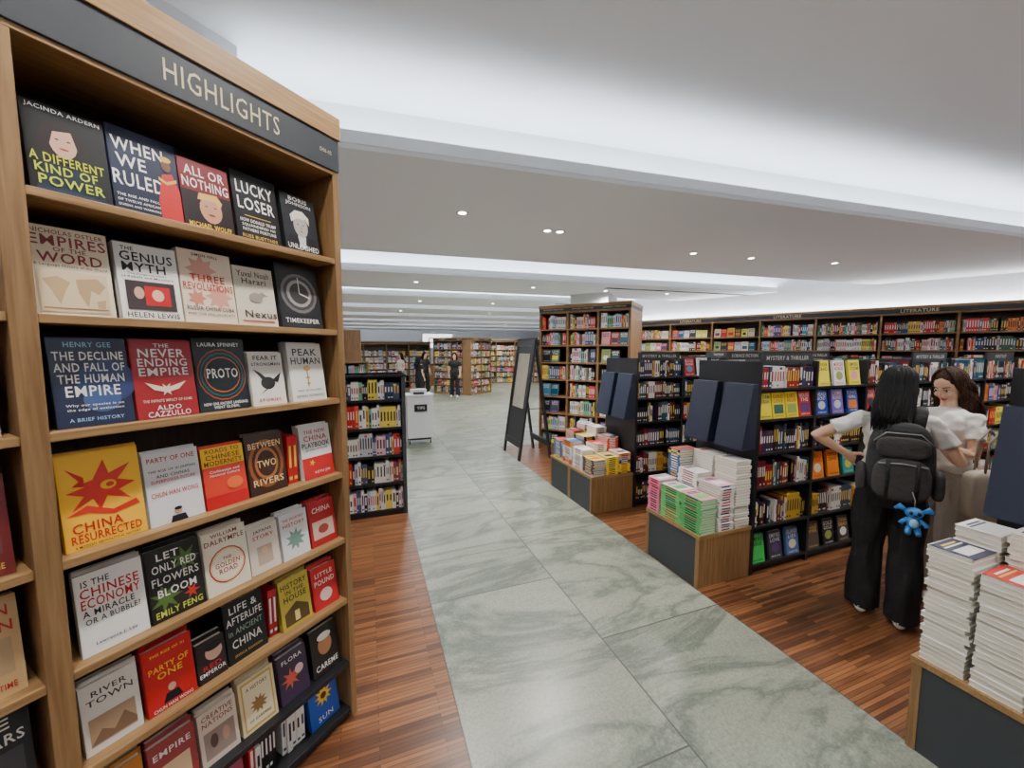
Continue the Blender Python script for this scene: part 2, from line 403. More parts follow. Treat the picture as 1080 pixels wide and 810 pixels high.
s.obj('trim_ceiling_soffit',[M_CEIL,M_LED],M=CR)
w=MB(); w.box(I4,-12.2,-12,-8,30,0,UP); w.obj('wall_left',[M_WHITE])
w=MB(); w.box(I4,-12,18,27,27.2,0,UP); w.obj('wall_back',[M_WHITE])
w=MB(); w.box(I4,-12,18,-8.2,-8,0,UP); w.obj('wall_front',[M_WHITE])
WO=(6.0,10.8); WPHI=-61.8
w=MB(); w.box(I4,-.6,22,.42,.6,0,UP); w.obj('wall_right',[M_WHITE],M=T(*WO,0)@RZ(WPHI))

def column(x,y,sx,sy,phi=0,name='column',mat=None,h=UP):
    m=MB(); m.box(I4,-sx/2,sx/2,-sy/2,sy/2,0,h); m.box(I4,-sx/2-.012,sx/2+.012,-sy/2-.012,sy/2+.012,0,.1)
    m.obj(name,[mat or M_WHITE],M=T(x,y,0)@RZ(phi),bevel=.006)
column(-1.2,2.9,.75,.75,41.6)
column(5.2,8.3,.9,.9,-48)
column(-.45,11.9,.55,.5,0,'wood_clad_partition',M_OAK,2.25)

# ================================================================= HIGHLIGHTS bookcase
PHI=41.6; P0=Vector((-.092,1.798)); dx=Vector((math.cos(math.radians(PHI)),math.sin(math.radians(PHI))))
BW=.85; Wt=2*BW+.02; O=P0-dx*Wt; MH=T(O.x,O.y,0)@RZ(PHI); eH=empty('highlights_bookcase',MH)
ZS=[.05,.27,.565,.842,1.133,1.455,1.74,2.03]
f=MB()
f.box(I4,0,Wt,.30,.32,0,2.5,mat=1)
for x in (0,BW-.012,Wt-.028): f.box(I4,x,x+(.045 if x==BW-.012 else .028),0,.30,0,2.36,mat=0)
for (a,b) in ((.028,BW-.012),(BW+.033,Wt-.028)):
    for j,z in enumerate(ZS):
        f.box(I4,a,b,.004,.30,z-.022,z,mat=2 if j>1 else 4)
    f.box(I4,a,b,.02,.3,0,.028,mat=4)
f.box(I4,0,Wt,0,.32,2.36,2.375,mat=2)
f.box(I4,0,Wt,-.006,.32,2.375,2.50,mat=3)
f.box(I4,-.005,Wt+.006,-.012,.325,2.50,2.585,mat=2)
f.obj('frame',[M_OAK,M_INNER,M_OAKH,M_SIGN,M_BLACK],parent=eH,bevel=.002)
t=MB(); text(t,I4,'HIGHLIGHTS',Wt-.405,2.437,-.0075,.325,.06,(1,1,1),bold=.0)
text(t,I4,'D06-02',Wt-.06,2.437,-.0075,.05,.014,(1,1,1),bold=0)
t.obj('sign_letters',[M_GOLD],parent=eH)
bm=MB()
XA=BW+.033+.004; XS=(Wt-.028-XA-.004)/.80
def ax(a): return XA+(a-.018)*XS*(.80/.815 if a>.0 else 1)
W_=S(238,236,230); K_=S(20,20,24); RD=S(190,30,34); CR_=S(226,212,184); YE=S(240,200,40); NV=S(24,32,62); GD=S(214,170,70)
def star(cx,cz,r1,r2,n,asp=.68):
    return [(cx+(r1 if i%2 else r2)*math.cos(math.pi*i/n),cz+(r1 if i%2 else r2)*asp*math.sin(math.pi*i/n)) for i in range(2*n)]
FACE=S(205,160,138); HAIRD=S(34,24,22)
rows={
7:[(.03,.175,S(24,26,28),[('e',-.05,.56,.62,.62,HAIRD),('p',[(-.45,.0),(-.3,.36),(.25,.36),(.45,0)],S(30,44,60)),('e',-.05,.62,.34,.36,FACE),('p',[(-.2,.80),(-.24,.5),(-.16,.72),(.06,.76),(.14,.5),(.14,.80)],HAIRD),('e',-.12,.64,.05,.015,K_),('e',.02,.64,.05,.015,K_),('e',-.05,.54,.12,.025,S(170,60,60)),('t','JACINDA ARDERN',0,.94,.9,.06,W_),('t','A DIFFERENT',-.02,.40,.9,.10,S(190,200,40)),('t','KIND OF',-.05,.28,.75,.10,S(190,200,40)),('t','POWER',0,.15,.8,.11,S(190,200,40))]),
 (.18,.335,S(26,34,60),[('t','WHEN',-.08,.80,.74,.15,W_),('t','WE',-.2,.61,.42,.15,W_),('t','RULED',-.12,.40,.72,.17,W_),('p',[(.16,0),(.14,.25),(.24,.58),(.4,.62),(.5,.4),(.5,0)],RD),('e',.32,.70,.15,.14,S(110,66,46)),('e',.32,.78,.18,.07,GD),('p',[(.18,.5),(.3,.46),(.46,.52),(.46,.56),(.3,.50),(.18,.54)],GD),('t','THE RISE AND FALL',-.16,.2,.6,.03,W_),('t','OF TWELVE AFRICAN',-.16,.14,.6,.03,W_),('t','QUEENS AND WARRIORS',-.16,.08,.6,.03,W_)]),
 (.335,.475,S(122,18,28),[('r',0,.3,1,.5,S(30,14,18)),('e',.05,.32,.45,.40,S(196,140,110)),('p',[(-.2,.44),(-.16,.54),(.2,.56),(.3,.46),(.24,.36),(.16,.46)],S(214,170,90)),('e',-.04,.36,.07,.014,K_),('e',.14,.36,.07,.014,K_),('e',.05,.24,.14,.03,S(120,50,46)),('t','ALL OR',0,.84,.8,.14,S(235,225,220)),('t','NOTHING',0,.66,.92,.15,S(235,225,220)),('t','MICHAEL WOLFF',0,.06,.85,.07,YE)]),
 (.485,.64,S(14,14,16),[('t','LUCKY',0,.78,.82,.18,W_),('t','LOSER',0,.55,.82,.18,W_),('r',0,.37,.6,.012,GD),('t','HOW DONALD TRUMP',0,.3,.8,.05,W_),('t','SQUANDERED HIS',0,.23,.75,.045,W_),('t','FATHERS FORTUNE',0,.165,.75,.045,W_),('t','RUSS BUETTNER',0,.07,.8,.05,GD)]),
 (.655,.80,S(34,36,40),[('p',[(-.5,0),(-.36,.3),(.36,.3),(.5,0)],S(20,20,24)),('p',[(-.08,.1),(-.12,.3),(.12,.3),(.08,.1)],S(200,200,200)),('e',0,.48,.42,.40,S(170,162,154)),('p',[(-.26,.52),(-.28,.64),(-.12,.74),(.1,.75),(.27,.66),(.26,.52),(.16,.62),(-.1,.6)],S(214,208,190)),('e',-.08,.5,.06,.014,K_),('e',.08,.5,.06,.014,K_),('p',[(-.02,.42),(.02,.42),(0,.5)],S(130,110,104)),('e',0,.38,.12,.018,S(110,80,76)),('t','BORIS',0,.93,.6,.07,W_),('t','JOHNSON',0,.84,.8,.07,W_),('t','UNLEASHED',0,.1,.9,.09,W_)])],
6:[(.02,.165,CR_,[('t','NICHOLAS OSTLER',0,.94,.9,.05,S(120,40,30)),('t','EMPIRES',0,.84,.94,.12,S(130,30,30)),('t','OF THE',0,.745,.4,.05,S(130,30,30)),('t','WORD',0,.65,.8,.12,S(130,30,30)),('t','A Language History of the World',0,.56,.9,.04,S(90,60,40)),('r',0,.27,.86,.46,S(212,192,156)),('p',[(-.38,.4),(-.2,.44),(-.05,.38),(-.12,.28),(-.2,.12),(-.28,.26)],S(184,154,114)),('p',[(.02,.42),(.3,.45),(.4,.36),(.3,.26),(.2,.3),(.14,.1),(.04,.26)],S(180,148,108)),('p',[(.26,.18),(.38,.2),(.36,.1),(.26,.1)],S(184,154,114)),('r',0,.08,.8,.012,S(150,110,70))]),
 (.175,.315,W_,[('t','THE',-.3,.93,.2,.05,K_),('t','GENIUS',0,.83,.85,.12,K_),('t','MYTH',-.06,.69,.7,.12,K_),('t','The Dangerous Allure',-.02,.6,.84,.03,K_),('t','of Rebels and Monsters',-.02,.56,.84,.03,K_),('r',0,.32,.8,.38,S(60,50,50)),('r',.1,.32,.42,.26,RD),('e',-.2,.35,.16,.16,FACE),('e',.1,.33,.2,.16,S(236,180,160)),('t','HELEN LEWIS',0,.06,.85,.07,K_)]),
 (.32,.47,S(232,214,190),[('p',star(-.1,.74,.18,.3,8),S(218,160,140)),('p',star(.18,.38,.16,.28,8),S(215,150,130)),('p',star(-.24,.34,.1,.18,7),S(204,126,104)),('t','SIMON HALL',0,.94,.5,.04,K_),('t','THREE',0,.62,.66,.1,S(170,40,30)),('t','REVOLUTIONS',0,.50,.94,.1,S(170,40,30)),('t','RUSSIA CHINA CUBA',0,.2,.9,.06,K_),('t','AND THE EPIC JOURNEYS',0,.12,.9,.035,K_)]),
 (.475,.61,S(216,206,186),[('t','Yuval Noah',0,.88,.8,.1,S(70,60,50)),('t','Harari',0,.76,.6,.1,S(70,60,50)),('e',.0,.48,.34,.18,S(150,140,126)),('e',.16,.54,.14,.09,S(150,140,126)),('p',[(.2,.53),(.34,.52),(.2,.56)],S(120,110,100)),('t','Nexus',.08,.2,.8,.13,S(70,60,50)),('r',0,.08,.8,.02,RD)]),
 (.625,.80,S(34,34,38),[('e',0,.55,.86,.62,S(110,108,104)),('e',0,.55,.74,.53,S(60,60,62)),('e',0,.55,.6,.43,S(160,156,148)),('e',0,.55,.46,.33,S(60,58,56)),('p',[(-.01,.55),(.01,.55),(.01,.8),(-.01,.8)],W_),('p',[(0,.54),(.24,.48),(.24,.5),(0,.56)],W_),('t','TIMEKEEPER',0,.12,.8,.07,W_)])],
5:[(.035,.185,NV,[('e',.2,.5,.8,.5,S(36,50,96)),('e',.1,.3,.5,.3,S(60,84,130)),('t','HENRY GEE',0,.93,.6,.06,S(150,190,220)),('t','THE DECLINE',0,.8,.9,.1,W_),('t','AND FALL OF',0,.67,.9,.1,W_),('t','THE HUMAN',0,.54,.85,.1,W_),('t','EMPIRE',0,.40,.7,.12,W_),('t','Why our species is on',0,.24,.8,.035,W_),('t','the edge of extinction',0,.19,.8,.035,W_),('t','A BRIEF HISTORY',0,.08,.7,.04,S(150,190,220))]),
 (.19,.34,S(150,22,30),[('t','THE',0,.93,.25,.05,W_),('t','NEVER',0,.83,.75,.11,W_),('t','ENDING',0,.71,.8,.1,W_),('t','EMPIRE',0,.59,.8,.1,W_),('p',star(0,.36,.05,.13,6),CR_),('p',[(0,.38),(.34,.46),(.2,.36),(0,.32),(-.2,.36),(-.34,.46)],CR_),('t','THE INFINITE IMPACT OF ROME',0,.22,.8,.035,CR_),('t','ALDO',0,.13,.4,.06,W_),('t','CAZZULLO',0,.05,.7,.07,W_)]),
 (.345,.50,S(16,26,30),[('e',0,.5,.94,.72,S(170,70,30)),('e',0,.5,.90,.68,S(16,30,34)),('e',0,.5,.84,.62,S(20,90,90)),('e',0,.5,.79,.58,S(18,28,32)),('e',0,.5,.7,.5,S(190,90,40)),('e',0,.5,.66,.47,S(18,28,32)),('t','LAURA SPINNEY',0,.92,.8,.055,W_),('t','PROTO',0,.52,.6,.14,W_),('t','HOW ONE ANCIENT LANGUAGE',0,.1,.85,.04,W_),('t','WENT GLOBAL',0,.05,.5,.04,W_)]),
 (.505,.63,S(232,228,218),[('e',.0,.42,.42,.24,S(40,38,38)),('p',[(-.4,.7),(-.1,.44),(.0,.5),(-.2,.62)],S(40,38,38)),('p',[(.1,.46),(.42,.62),(.3,.42)],S(40,38,38)),('p',[(-.1,.3),(-.3,.2),(0,.32)],S(40,38,38)),('t','FEAR IT',0,.9,.7,.08,K_),('t','STRONGMAN',0,.78,.84,.06,K_),('t','STORIES',0,.1,.7,.06,RD)]),
 (.65,.80,W_,[('t','PEAK',0,.84,.7,.12,S(60,70,74)),('t','HUMAN',0,.69,.85,.12,S(60,70,74)),('r',0,.4,.03,.3,S(170,130,80)),('e',0,.56,.2,.09,S(200,150,90)),('e',0,.4,.14,.03,S(200,150,90)),('e',0,.3,.11,.03,S(200,150,90)),('t','WHAT WE CAN LEARN',0,.18,.7,.03,S(60,70,74)),('t','JOHAN NORBERG',0,.08,.8,.055,S(60,70,74))])],
4:[(.03,.195,S(246,186,40),[('p',[(-.4,.86),(-.2,.74),(-.34,.66),(-.1,.7),(.05,.9),(.1,.74),(.38,.82),(.2,.66),(.42,.6),(.2,.54),(.34,.42),(.05,.5),(-.05,.36),(-.12,.5),(-.38,.4),(-.22,.54),(-.42,.6),(-.2,.64)],S(206,40,24)),('e',.08,.62,.2,.1,S(246,186,40)),('e',.1,.62,.1,.05,S(206,40,24)),('p',[(-.45,.36),(-.2,.44),(.1,.34),(.4,.4),(.44,.34),(.1,.29),(-.2,.36)],S(206,40,24)),('t','CHINA',-.1,.22,.6,.1,S(190,30,20)),('t','RESURRECTED',0,.11,.85,.09,S(190,30,20)),('t','A MODERN GEOPOLITICAL HISTORY',0,.03,.8,.025,K_)]),
 (.20,.34,S(222,222,222),[('t','PARTY OF ONE',0,.9,.85,.07,RD),('t','THE RISE OF XI JINPING',0,.74,.86,.045,K_),('t','AND CHINAS',0,.67,.6,.045,K_),('t','SUPERPOWER FUTURE',0,.60,.8,.045,RD),('t','CHUN HAN WONG',0,.42,.85,.07,RD),('e',0,.15,.13,.1,S(190,150,120)),('e',0,.18,.14,.05,K_),('p',[(-.16,0),(-.12,.09),(.12,.09),(.16,0)],K_)]),
 (.345,.475,S(214,60,40),[('r',0,.84,1,.32,YE),('t','ROADS TO',0,.94,.8,.07,S(150,20,20)),('t','CHINESE',0,.84,.8,.08,S(150,20,20)),('t','MODERNITY',0,.74,.9,.08,S(150,20,20)),('t','Civilisation and',0,.6,.7,.04,W_),('t','National Culture',0,.54,.7,.04,W_),('r',0,.1,1,.2,S(190,20,24)),('e',.2,.36,.4,.2,S(236,110,50))]),
 (.48,.62,S(60,36,24),[('e',0,.5,.92,.82,S(150,84,40)),('e',0,.5,.76,.68,S(60,34,22)),('e',0,.5,.62,.55,S(170,100,50)),('e',0,.5,.5,.44,S(60,34,22)),('t','BETWEEN',0,.82,.85,.1,S(235,200,140)),('t','TWO',0,.5,.5,.12,S(235,200,140)),('t','RIVERS',0,.2,.8,.11,S(235,200,140))]),
 (.685,.825,S(230,228,226),[('t','THE NEW',0,.88,.7,.07,RD),('t','CHINA',0,.76,.75,.1,RD),('t','PLAYBOOK',0,.63,.9,.1,K_),('t','BEYOND SOCIALISM',0,.54,.7,.03,K_),('r',0,.2,1,.4,S(200,40,40)),('p',star(-.2,.3,.04,.1,5),YE),('t','KEYU JIN',.1,.1,.5,.06,W_)])],
3:[(.04,.18,W_,[('t','IS THE',-.2,.88,.4,.08,K_),('t','CHINESE',0,.76,.86,.12,RD),('t','ECONOMY',0,.63,.86,.12,RD),('t','A MIRACLE',-.05,.51,.75,.08,K_),('t','OR A BUBBLE?',0,.41,.8,.07,K_),('t','Lawrence J. Lau',0,.12,.6,.05,S(60,60,120))]),
 (.185,.325,S(32,30,26),[('p',star(.2,.74,.12,.3,7),S(80,110,46)),('p',star(-.22,.3,.12,.3,7),S(80,110,46)),('p',star(.25,.25,.06,.16,6),S(190,50,40)),('t','LET',-.1,.88,.4,.1,W_),('t','ONLY RED',0,.72,.8,.11,W_),('t','FLOWERS',0,.55,.85,.11,S(232,228,220)),('t','BLOOM',0,.38,.7,.11,W_),('t','EMILY FENG',0,.1,.85,.09,S(200,210,80))]),
 (.33,.465,S(232,222,200),[('t','WILLIAM',0,.93,.6,.06,S(120,40,30)),('t','DALRYMPLE',0,.83,.9,.08,S(120,40,30)),('e',0,.42,.84,.57,S(180,60,40)),('e',0,.42,.78,.53,S(232,206,160)),('e',0,.42,.70,.47,S(236,224,200)),('t','THE',0,.53,.2,.05,S(150,40,30)),('t','GOLDEN',0,.44,.56,.08,S(150,40,30)),('t','ROAD',0,.34,.42,.08,S(150,40,30))]),
 (.47,.58,S(224,214,200),[('t','JAPANS',0,.88,.7,.08,K_),('t','STORY',0,.76,.7,.08,RD),('r',0,.36,.5,.4,S(190,166,146)),('e',0,.46,.2,.14,S(214,180,150))]),
 (.585,.70,S(226,228,226),[('p',star(0,.4,.2,.36,9),S(120,150,140)),('t','THE SHORTEST',0,.86,.8,.06,RD),('t','HISTORY',0,.74,.8,.08,RD)]),
 (.705,.825,S(176,36,40),[('t','CHINA',0,.8,.7,.12,W_),('r',0,.35,.8,.4,S(210,180,160)),('e',0,.35,.4,.2,S(150,60,50))])],
2:[(.03,.15,S(222,216,206),[('t','RIVER',0,.84,.7,.08,S(60,50,40)),('t','TOWN',0,.72,.8,.09,S(60,50,40)),('r',0,.3,.8,.4,S(170,140,110)),('p',[(-.4,.12),(-.2,.3),(0,.2),(.2,.38),(.4,.2),(.4,.12)],S(120,90,66))]),
 (.16,.285,S(188,24,28),[('t','THE RISE OF XI',0,.88,.7,.04,YE),('t','PARTY OF',0,.66,.8,.09,YE),('t','ONE',0,.54,.5,.1,YE),('e',0,.3,.16,.12,FACE),('p',[(-.2,.1),(-.12,.23),(.12,.23),(.2,.1)],K_),('t','CHUN HAN WONG',0,.05,.8,.05,W_)]),
 (.29,.375,S(40,28,30),[('e',.1,.66,.6,.4,S(200,160,140)),('e',.1,.8,.62,.2,K_),('t','RED',0,.34,.8,.12,RD),('t','EMPEROR',0,.2,.9,.1,W_)]),
 (.38,.515,S(22,24,26),[('t','LIFE &',0,.86,.7,.12,W_),('t','AFTERLIFE',0,.68,.9,.12,W_),('t','in ANCIENT',0,.5,.85,.1,S(150,170,150)),('t','CHINA',0,.3,.75,.14,W_),('t','JESSICA RAWSON',0,.1,.7,.05,GD)]),
 (.57,.695,S(196,176,70),[('t','HISTORY',0,.85,.85,.11,K_),('t','IN THE',0,.72,.6,.08,K_),('t','HOUSE',0,.59,.75,.12,K_),('p',[(-.4,.06),(-.4,.32),(0,.48),(.4,.32),(.4,.06)],S(90,70,40)),('r',0,.2,.16,.2,S(220,200,120))]),
 (.705,.82,S(196,40,44),[('t','LITTLE',0,.8,.7,.1,W_),('t','POUND',0,.62,.8,.12,W_),('e',0,.3,.5,.3,S(230,200,190))])],
1:[(.02,.145,S(190,120,50),[('t','THE',0,.9,.3,.07,W_),('t','AGE OF',0,.78,.75,.11,S(60,30,14)),('t','EMPIRE',0,.62,.9,.13,S(60,30,14)),('p',[(-.4,.1),(-.3,.5),(-.1,.3),(.1,.52),(.25,.3),(.4,.46),(.4,.1)],S(120,60,30))]),
 (.155,.275,S(150,60,60),[('t','EMPIRE',0,.8,.8,.1,W_),('r',0,.4,.7,.4,S(220,190,150))]),
 (.285,.40,S(214,196,178),[('t','CREATIVE',0,.88,.8,.09,S(120,60,50)),('t','NATIONS',0,.76,.8,.09,S(120,60,50)),('r',0,.36,.8,.5,S(150,130,120)),('e',-.15,.4,.2,.26,S(90,70,64)),('e',.16,.4,.2,.26,S(190,150,130))]),
 (.41,.535,S(224,206,160),[('r',0,.5,.86,.9,S(196,160,80)),('r',0,.5,.78,.82,S(230,216,180)),('t','A HISTORY',0,.8,.6,.07,K_),('p',star(0,.44,.14,.26,10),S(150,110,60)),('t','OF GARDENS',0,.2,.6,.05,K_)]),
 (.55,.67,S(60,44,70),[('p',star(-.1,.45,.14,.34,8),S(210,90,70)),('e',.2,.55,.3,.2,S(230,200,190)),('t','FLORA',0,.85,.7,.09,W_)]),
 (.69,.82,S(34,26,24),[('e',0,.6,.5,.42,S(190,130,90)),('e',0,.78,.5,.16,W_),('t','CAREME',0,.18,.8,.12,W_)])],
0:[(.12,.275,S(28,30,32),[('t','L&',-.1,.7,.7,.3,W_),('t','8',.1,.35,.5,.34,CR_)]),
 (.29,.41,S(150,70,90),[('e',0,.5,.7,.5,S(230,190,190)),('t','TIME',0,.85,.6,.1,W_)]),
 (.67,.81,S(36,80,170),[('p',star(0,.55,.16,.3,10),S(240,200,40)),('e',0,.55,.2,.13,S(90,50,20)),('t','SUN',0,.12,.5,.1,W_)])],
}
for r,bl in rows.items():
    for (a,b,bg,els) in bl:
        wd=(b-a)*XS*.975; hh=min(wd*1.58,.25,.205 if r==0 else 1)
        for dup in range(2):
            cover_book(bm,T(ax((a+b)/2)+.006*dup,.035+.028*dup+R.uniform(0,.01),ZS[r]+.001+(.004*dup))@RX(-9)@RZ(R.uniform(-2,2)),wd,hh,.024,bg,els if dup==0 else [],None)
def sp(r,a,b,pal,h=.22): spines(bm,I4,ax(a),ax(b),ZS[r],h,R,pal,front=.05,thmin=.014,thmax=.022)
sp(4,.63,.68,[S(190,30,34),S(200,40,40)]); sp(2,.52,.565,[RD,S(170,24,30)]); sp(0,.55,.66,[S(90,140,190),S(230,228,220)],.19); sp(5,.633,.648,[W_]); sp(0,.42,.54,[K_,RD,W_],.19)
lb={7:[S(150,60,50),S(30,40,60),S(190,40,40)],6:[S(90,30,30),K_,W_],5:[S(210,140,140),W_,S(190,160,150)],4:[K_,S(60,60,90),S(120,40,40)],3:[S(200,160,110),S(30,40,60),S(205,170,120)],2:[RD,W_,S(40,42,46)],1:[K_,S(90,60,40),S(120,50,40)],0:[K_,RD,NV]}
tt={3:('THE MAN','MUMIAN'),2:('THE','CAESARS'),1:('TARGET','TEHRAN'),5:('ASIA','RISING'),4:('THE WAR','YEARS'),6:('A LIFE','STORY'),7:('RULERS','KINGS'),0:('OLD','WORLD')}
for r,cs in lb.items():
    for k in range(5):
        bg=cs[k%3] if k<4 else cs[-1]; cc=contrast(bg,R)
        x=.028+.084+k*.158
        cover_book(bm,T(x,.035+R.uniform(0,.008),ZS[r]+.001)@RX(-9),.148,.232 if r>0 else .2,.028,bg,[('r',0,.4,.8,.36,tuple(min(1,q*.7+.05) for q in bg)),('t',tt[r][0],0,.86,.8,.11,cc),('t',tt[r][1],0,.7,.86,.11,cc),('t','A HISTORY OF TIME',0,.1,.8,.06,cc)])
bm.obj('face_out_books',[M_PRINT],parent=eH)

# ================================================================= other shelves
ZL=[.06,.34,.62,.90,1.18]
bookcase('low_bookcase',(-.62,4.0),0,.96,1.43,.34,1,ZL,.03,11,pal=MANGA+[RD,S(40,60,90),W_,W_,S(200,205,210)],face=.0,fmat=M_GREYP,innermat=M_GREYP,emat=M_BLACK)
ZJ=[.08,.36,.64,.92,1.20,1.48,1.76,2.02]
bookcase('tall_bookcase',(2.70,5.98),-50,1.5,2.4,.8,3,ZJ,.13,21,labels=['JAPANESE LITERATURE'],pal=MANGA,face=.35,lettersz=.035)
bookcase('wall_bookcase',WO,WPHI,17,2.5,.4,17,[.08,.4,.72,1.04,1.36,1.68,2.0],.16,31,labels=['','LITERATURE','','LITERATURE'],pal=PAL+MANGA+[RD,S(230,120,40)],face=.4,lettersz=.06)
bookcase('tall_bookcase',(3.62,14.25),41.6,1.5,2.2,.4,2,ZJ[:7],.13,41,face=.2,labels=['FICTION'])
bookcase('tall_bookcase',(2.44,15.62),-48.4,1.75,2.2,.4,2,ZJ[:7],.13,42,face=.2,labels=['FICTION'])
bookcase('tall_bookcase',(-2.0,17.4),0,4.6,2.1,.4,5,ZJ[:6],.13,43,face=.2,pal=MANGA)
bookcase('tall_bookcase',(5.3,19.5),-10,5,2.3,.4,5,ZJ[:7],.13,44,face=.2)
bookcase('low_bookcase',(-1.4,8.4),0,1.4,1.45,.4,2,ZL,.03,45,pal=MANGA,face=.1)

GR=[S(70,190,90),S(60,60,70),S(80,110,160)]
gondola((2.60,1.97),4,.62,51,faces={(0,4):[S(235,215,40)]*3+[RD],(0,0):GR,(1,5):[S(240,225,60),W_,S(240,225,60)],(1,4):[S(30,60,150),S(110,90,180),S(30,60,150)],(1,2):[S(235,130,40),S(235,130,40),S(40,150,150)],(1,0):[S(90,80,70),K_,S(60,60,66)],(2,4):[RD,W_,K_],(2,2):[W_,S(80,120,160),GD]},labels=('MYSTERY & THRILLER','','','MYSTERY & THRILLER'))
gondola((2.60,3.32),6,.62,52,faces={(1,5):[RD,W_,K_],(3,4):[W_,NV,YE],(2,2):[RD,K_,W_]},labels=('MYSTERY & THRILLER','','SCIENCE FICTION',''))
gondola((2.60,.26),3,.62,53,labels=('ROMANCE','',''),D=.56,pal=MANGA+[RD,S(230,150,170)])
gondola((5.2,4.9),5,.62,54,labels=('FANTASY','','CLASSICS',''),wedge=False,pal=PAL)
gondola((5.10,1.97),5,.62,55,labels=('','FANTASY','','CLASSICS',''),wedge=False,pal=PAL)

table((2.11,1.975),.49-.003,.54); table((2.09,3.32),.50,.94,split=2); table((2.08,-.35),.51,1.19,split=2,H=.4)
b1=MB(); rr=random.Random(5); G_=[S(110,190,110),S(90,175,100)]; WH=[S(238,236,232),S(232,230,228)]; PK=[S(235,180,195),S(238,235,232),S(230,120,150),S(240,238,236)]
tm=T(2.11,1.975,.3805)
stack(b1,tm,.40,.10,0,.14,.19,24,.020,rr,WH,face=W_,spine_side='n')
stack(b1,tm,.40,.31,0,.14,.19,24,.020,rr,WH,face=S(230,225,220),spine_side='n')
stack(b1,tm,.24,.10,0,.14,.19,17,.019,rr,WH+PK,face=S(235,170,190),spine_side='y')
stack(b1,tm,.08,.10,0,.14,.19,14,.018,rr,G_,face=S(235,150,170),spine_side='x')
stack(b1,tm,.08,.30,0,.14,.19,14,.018,rr,G_,face=S(240,220,225),spine_side='x')
stack(b1,tm,.24,.30,0,.14,.19,20,.018,rr,PK,face=S(240,240,240),spine_side='x')
stack(b1,tm,.09,.475,0,.17,.125,13,.02,rr,PK,face=S(230,190,200),spine_side='x')
stack(b1,tm,.30,.475,0,.19,.125,24,.02,rr,[S(210,80,50),S(60,90,130),S(230,200,90),W_,K_],face=S(210,90,50),spine_side='x')
b1.obj('book_stacks',[M_PRINT])
b2=MB(); tm=T(2.09,3.32,.3805)
CP=[S(210,60,50),S(240,210,60),S(60,110,170),W_,K_,S(230,140,60),S(90,60,60),S(200,170,190),W_]
for (x,y,n,c) in ((.09,.11,9,S(240,215,60)),(.25,.11,10,S(235,225,120)),(.40,.11,12,W_),(.09,.33,12,W_),(.25,.33,15,S(230,60,60)),(.40,.33,19,K_),(.09,.56,14,S(60,110,170)),(.25,.56,17,S(240,220,80)),(.40,.56,22,W_),(.09,.80,12,S(230,100,90)),(.25,.80,18,S(90,60,60)),(.40,.80,22,S(230,230,230))):
    stack(b2,tm,x,y,0,.14,.20,n,.018,rr,CP,face=c,spine_side='x' if x<.2 else 'y')
b2.obj('book_stacks',[M_PRINT])
b3=MB(); tm=T(2.08,-.35,.4005)
yy=1.115; first=[(24,S(40,44,70)),(22,S(205,50,50)),(25,W_),(24,S(232,225,190)),(27,W_),(24,W_),(20,RD)]
for (n,c) in first:
    stack(b3,tm,.098,yy,0,.17,.128,n,.0195,rr,WH,face=c,spine_side='n'); yy-=.145
yy=1.115
for (n,c) in [(27,W_),(28,S(236,234,228)),(27,S(230,200,80)),(28,W_),(27,W_),(26,W_)]:
    stack(b3,tm,.275,yy,0,.165,.128,n,.0195,rr,WH,face=c,spine_side='n'); yy-=.145
b3.obj('book_stacks',[M_PRINT])

# A-frame sign stand
a=MB()
def slab(mb,p0,p1,y0,y1,t,mat):
    (xa,za),(xb,zb)=p0,p1; d=Vector((xb-xa,0,zb-za)).normalized(); n=Vector((-d.z,0,d.x))*t/2
    b=len(mb.v)
    for y in (y0,y1):
        for (x,z,s_) in ((xa,za,1),(xb,zb,1),(xb,zb,-1),(xa,za,-1)):
            mb.v.append((x+n.x*s_,y,z+n.z*s_))
    for q in ((0,1,2,3),(7,6,5,4),(0,4,5,1),(1,5,6,2),(2,6,7,3),(3,7,4,0)):
        mb.f.append(tuple(b+i for i in q)); mb.c.append((1,1,1)); mb.m.append(mat)
for side in (0,1):
    xb=0 if side==0 else .52; t_=.26
    P=lambda q:(xb+(t_-xb)*q,1.83*q)
    for y in (0,.66): slab(a,P(0),P(1),y,y+.06,.03,0)
    slab(a,P(.10),P(.15),.06,.66,.03,0); slab(a,P(.94),P(.99),.06,.66,.03,0)
    if side==0: slab(a,P(.15),P(.94),.06,.66,.008,0)
P=lambda q:(.26*q-.006,1.83*q)
slab(a,P(.42),P(.88),.14,.58,.006,1)
a.box(I4,.25,.28,-.01,.73,1.815,1.845,mat=0)
for y in (0.02,.68): a.tube([(.11,y,.78),(.41,y,.78)],[.007,.007],(0,0,0),6,side=(0,1,0))
a.obj('a_frame_display_stand',[M_BLACK,mat_plain('poster_paper',S(176,168,150),.6,noise=.25)],M=T(2.09,5.32,.012))

# promo trolley
k=MB(); k.box(I4,0,.44,0,.4,.12,.86); k.box(I4,-.015,.455,-.015,.415,.86,.89); k.box(I4,.03,.41,.03,.37,.08,.12,mat=1)
for x in(.04,.40):
    for y in(.04,.36): k.ball((x,y,.035),(.012,.03,.03),(0,0,0),10,mat=1); k.box(I4,x-.006,x+.006,y-.006,y+.006,.05,.10,mat=1)
k.box(I4,.12,.34,-.024,-.016,.60,.72,mat=1); text(k,I4,'TIPS',.23,.66,-.026,.14,.05,(1,1,1),mat=0,stretch=False)
k.box(I4,.08,.36,.16,.34,.891,.97,mat=0); k.box(I4,.12,.30,.05,.15,.891,.93,mat=1)
k.obj('promo_trolley',[M_WHITE,M_BLACK],M=T(.62,6.95,.003))

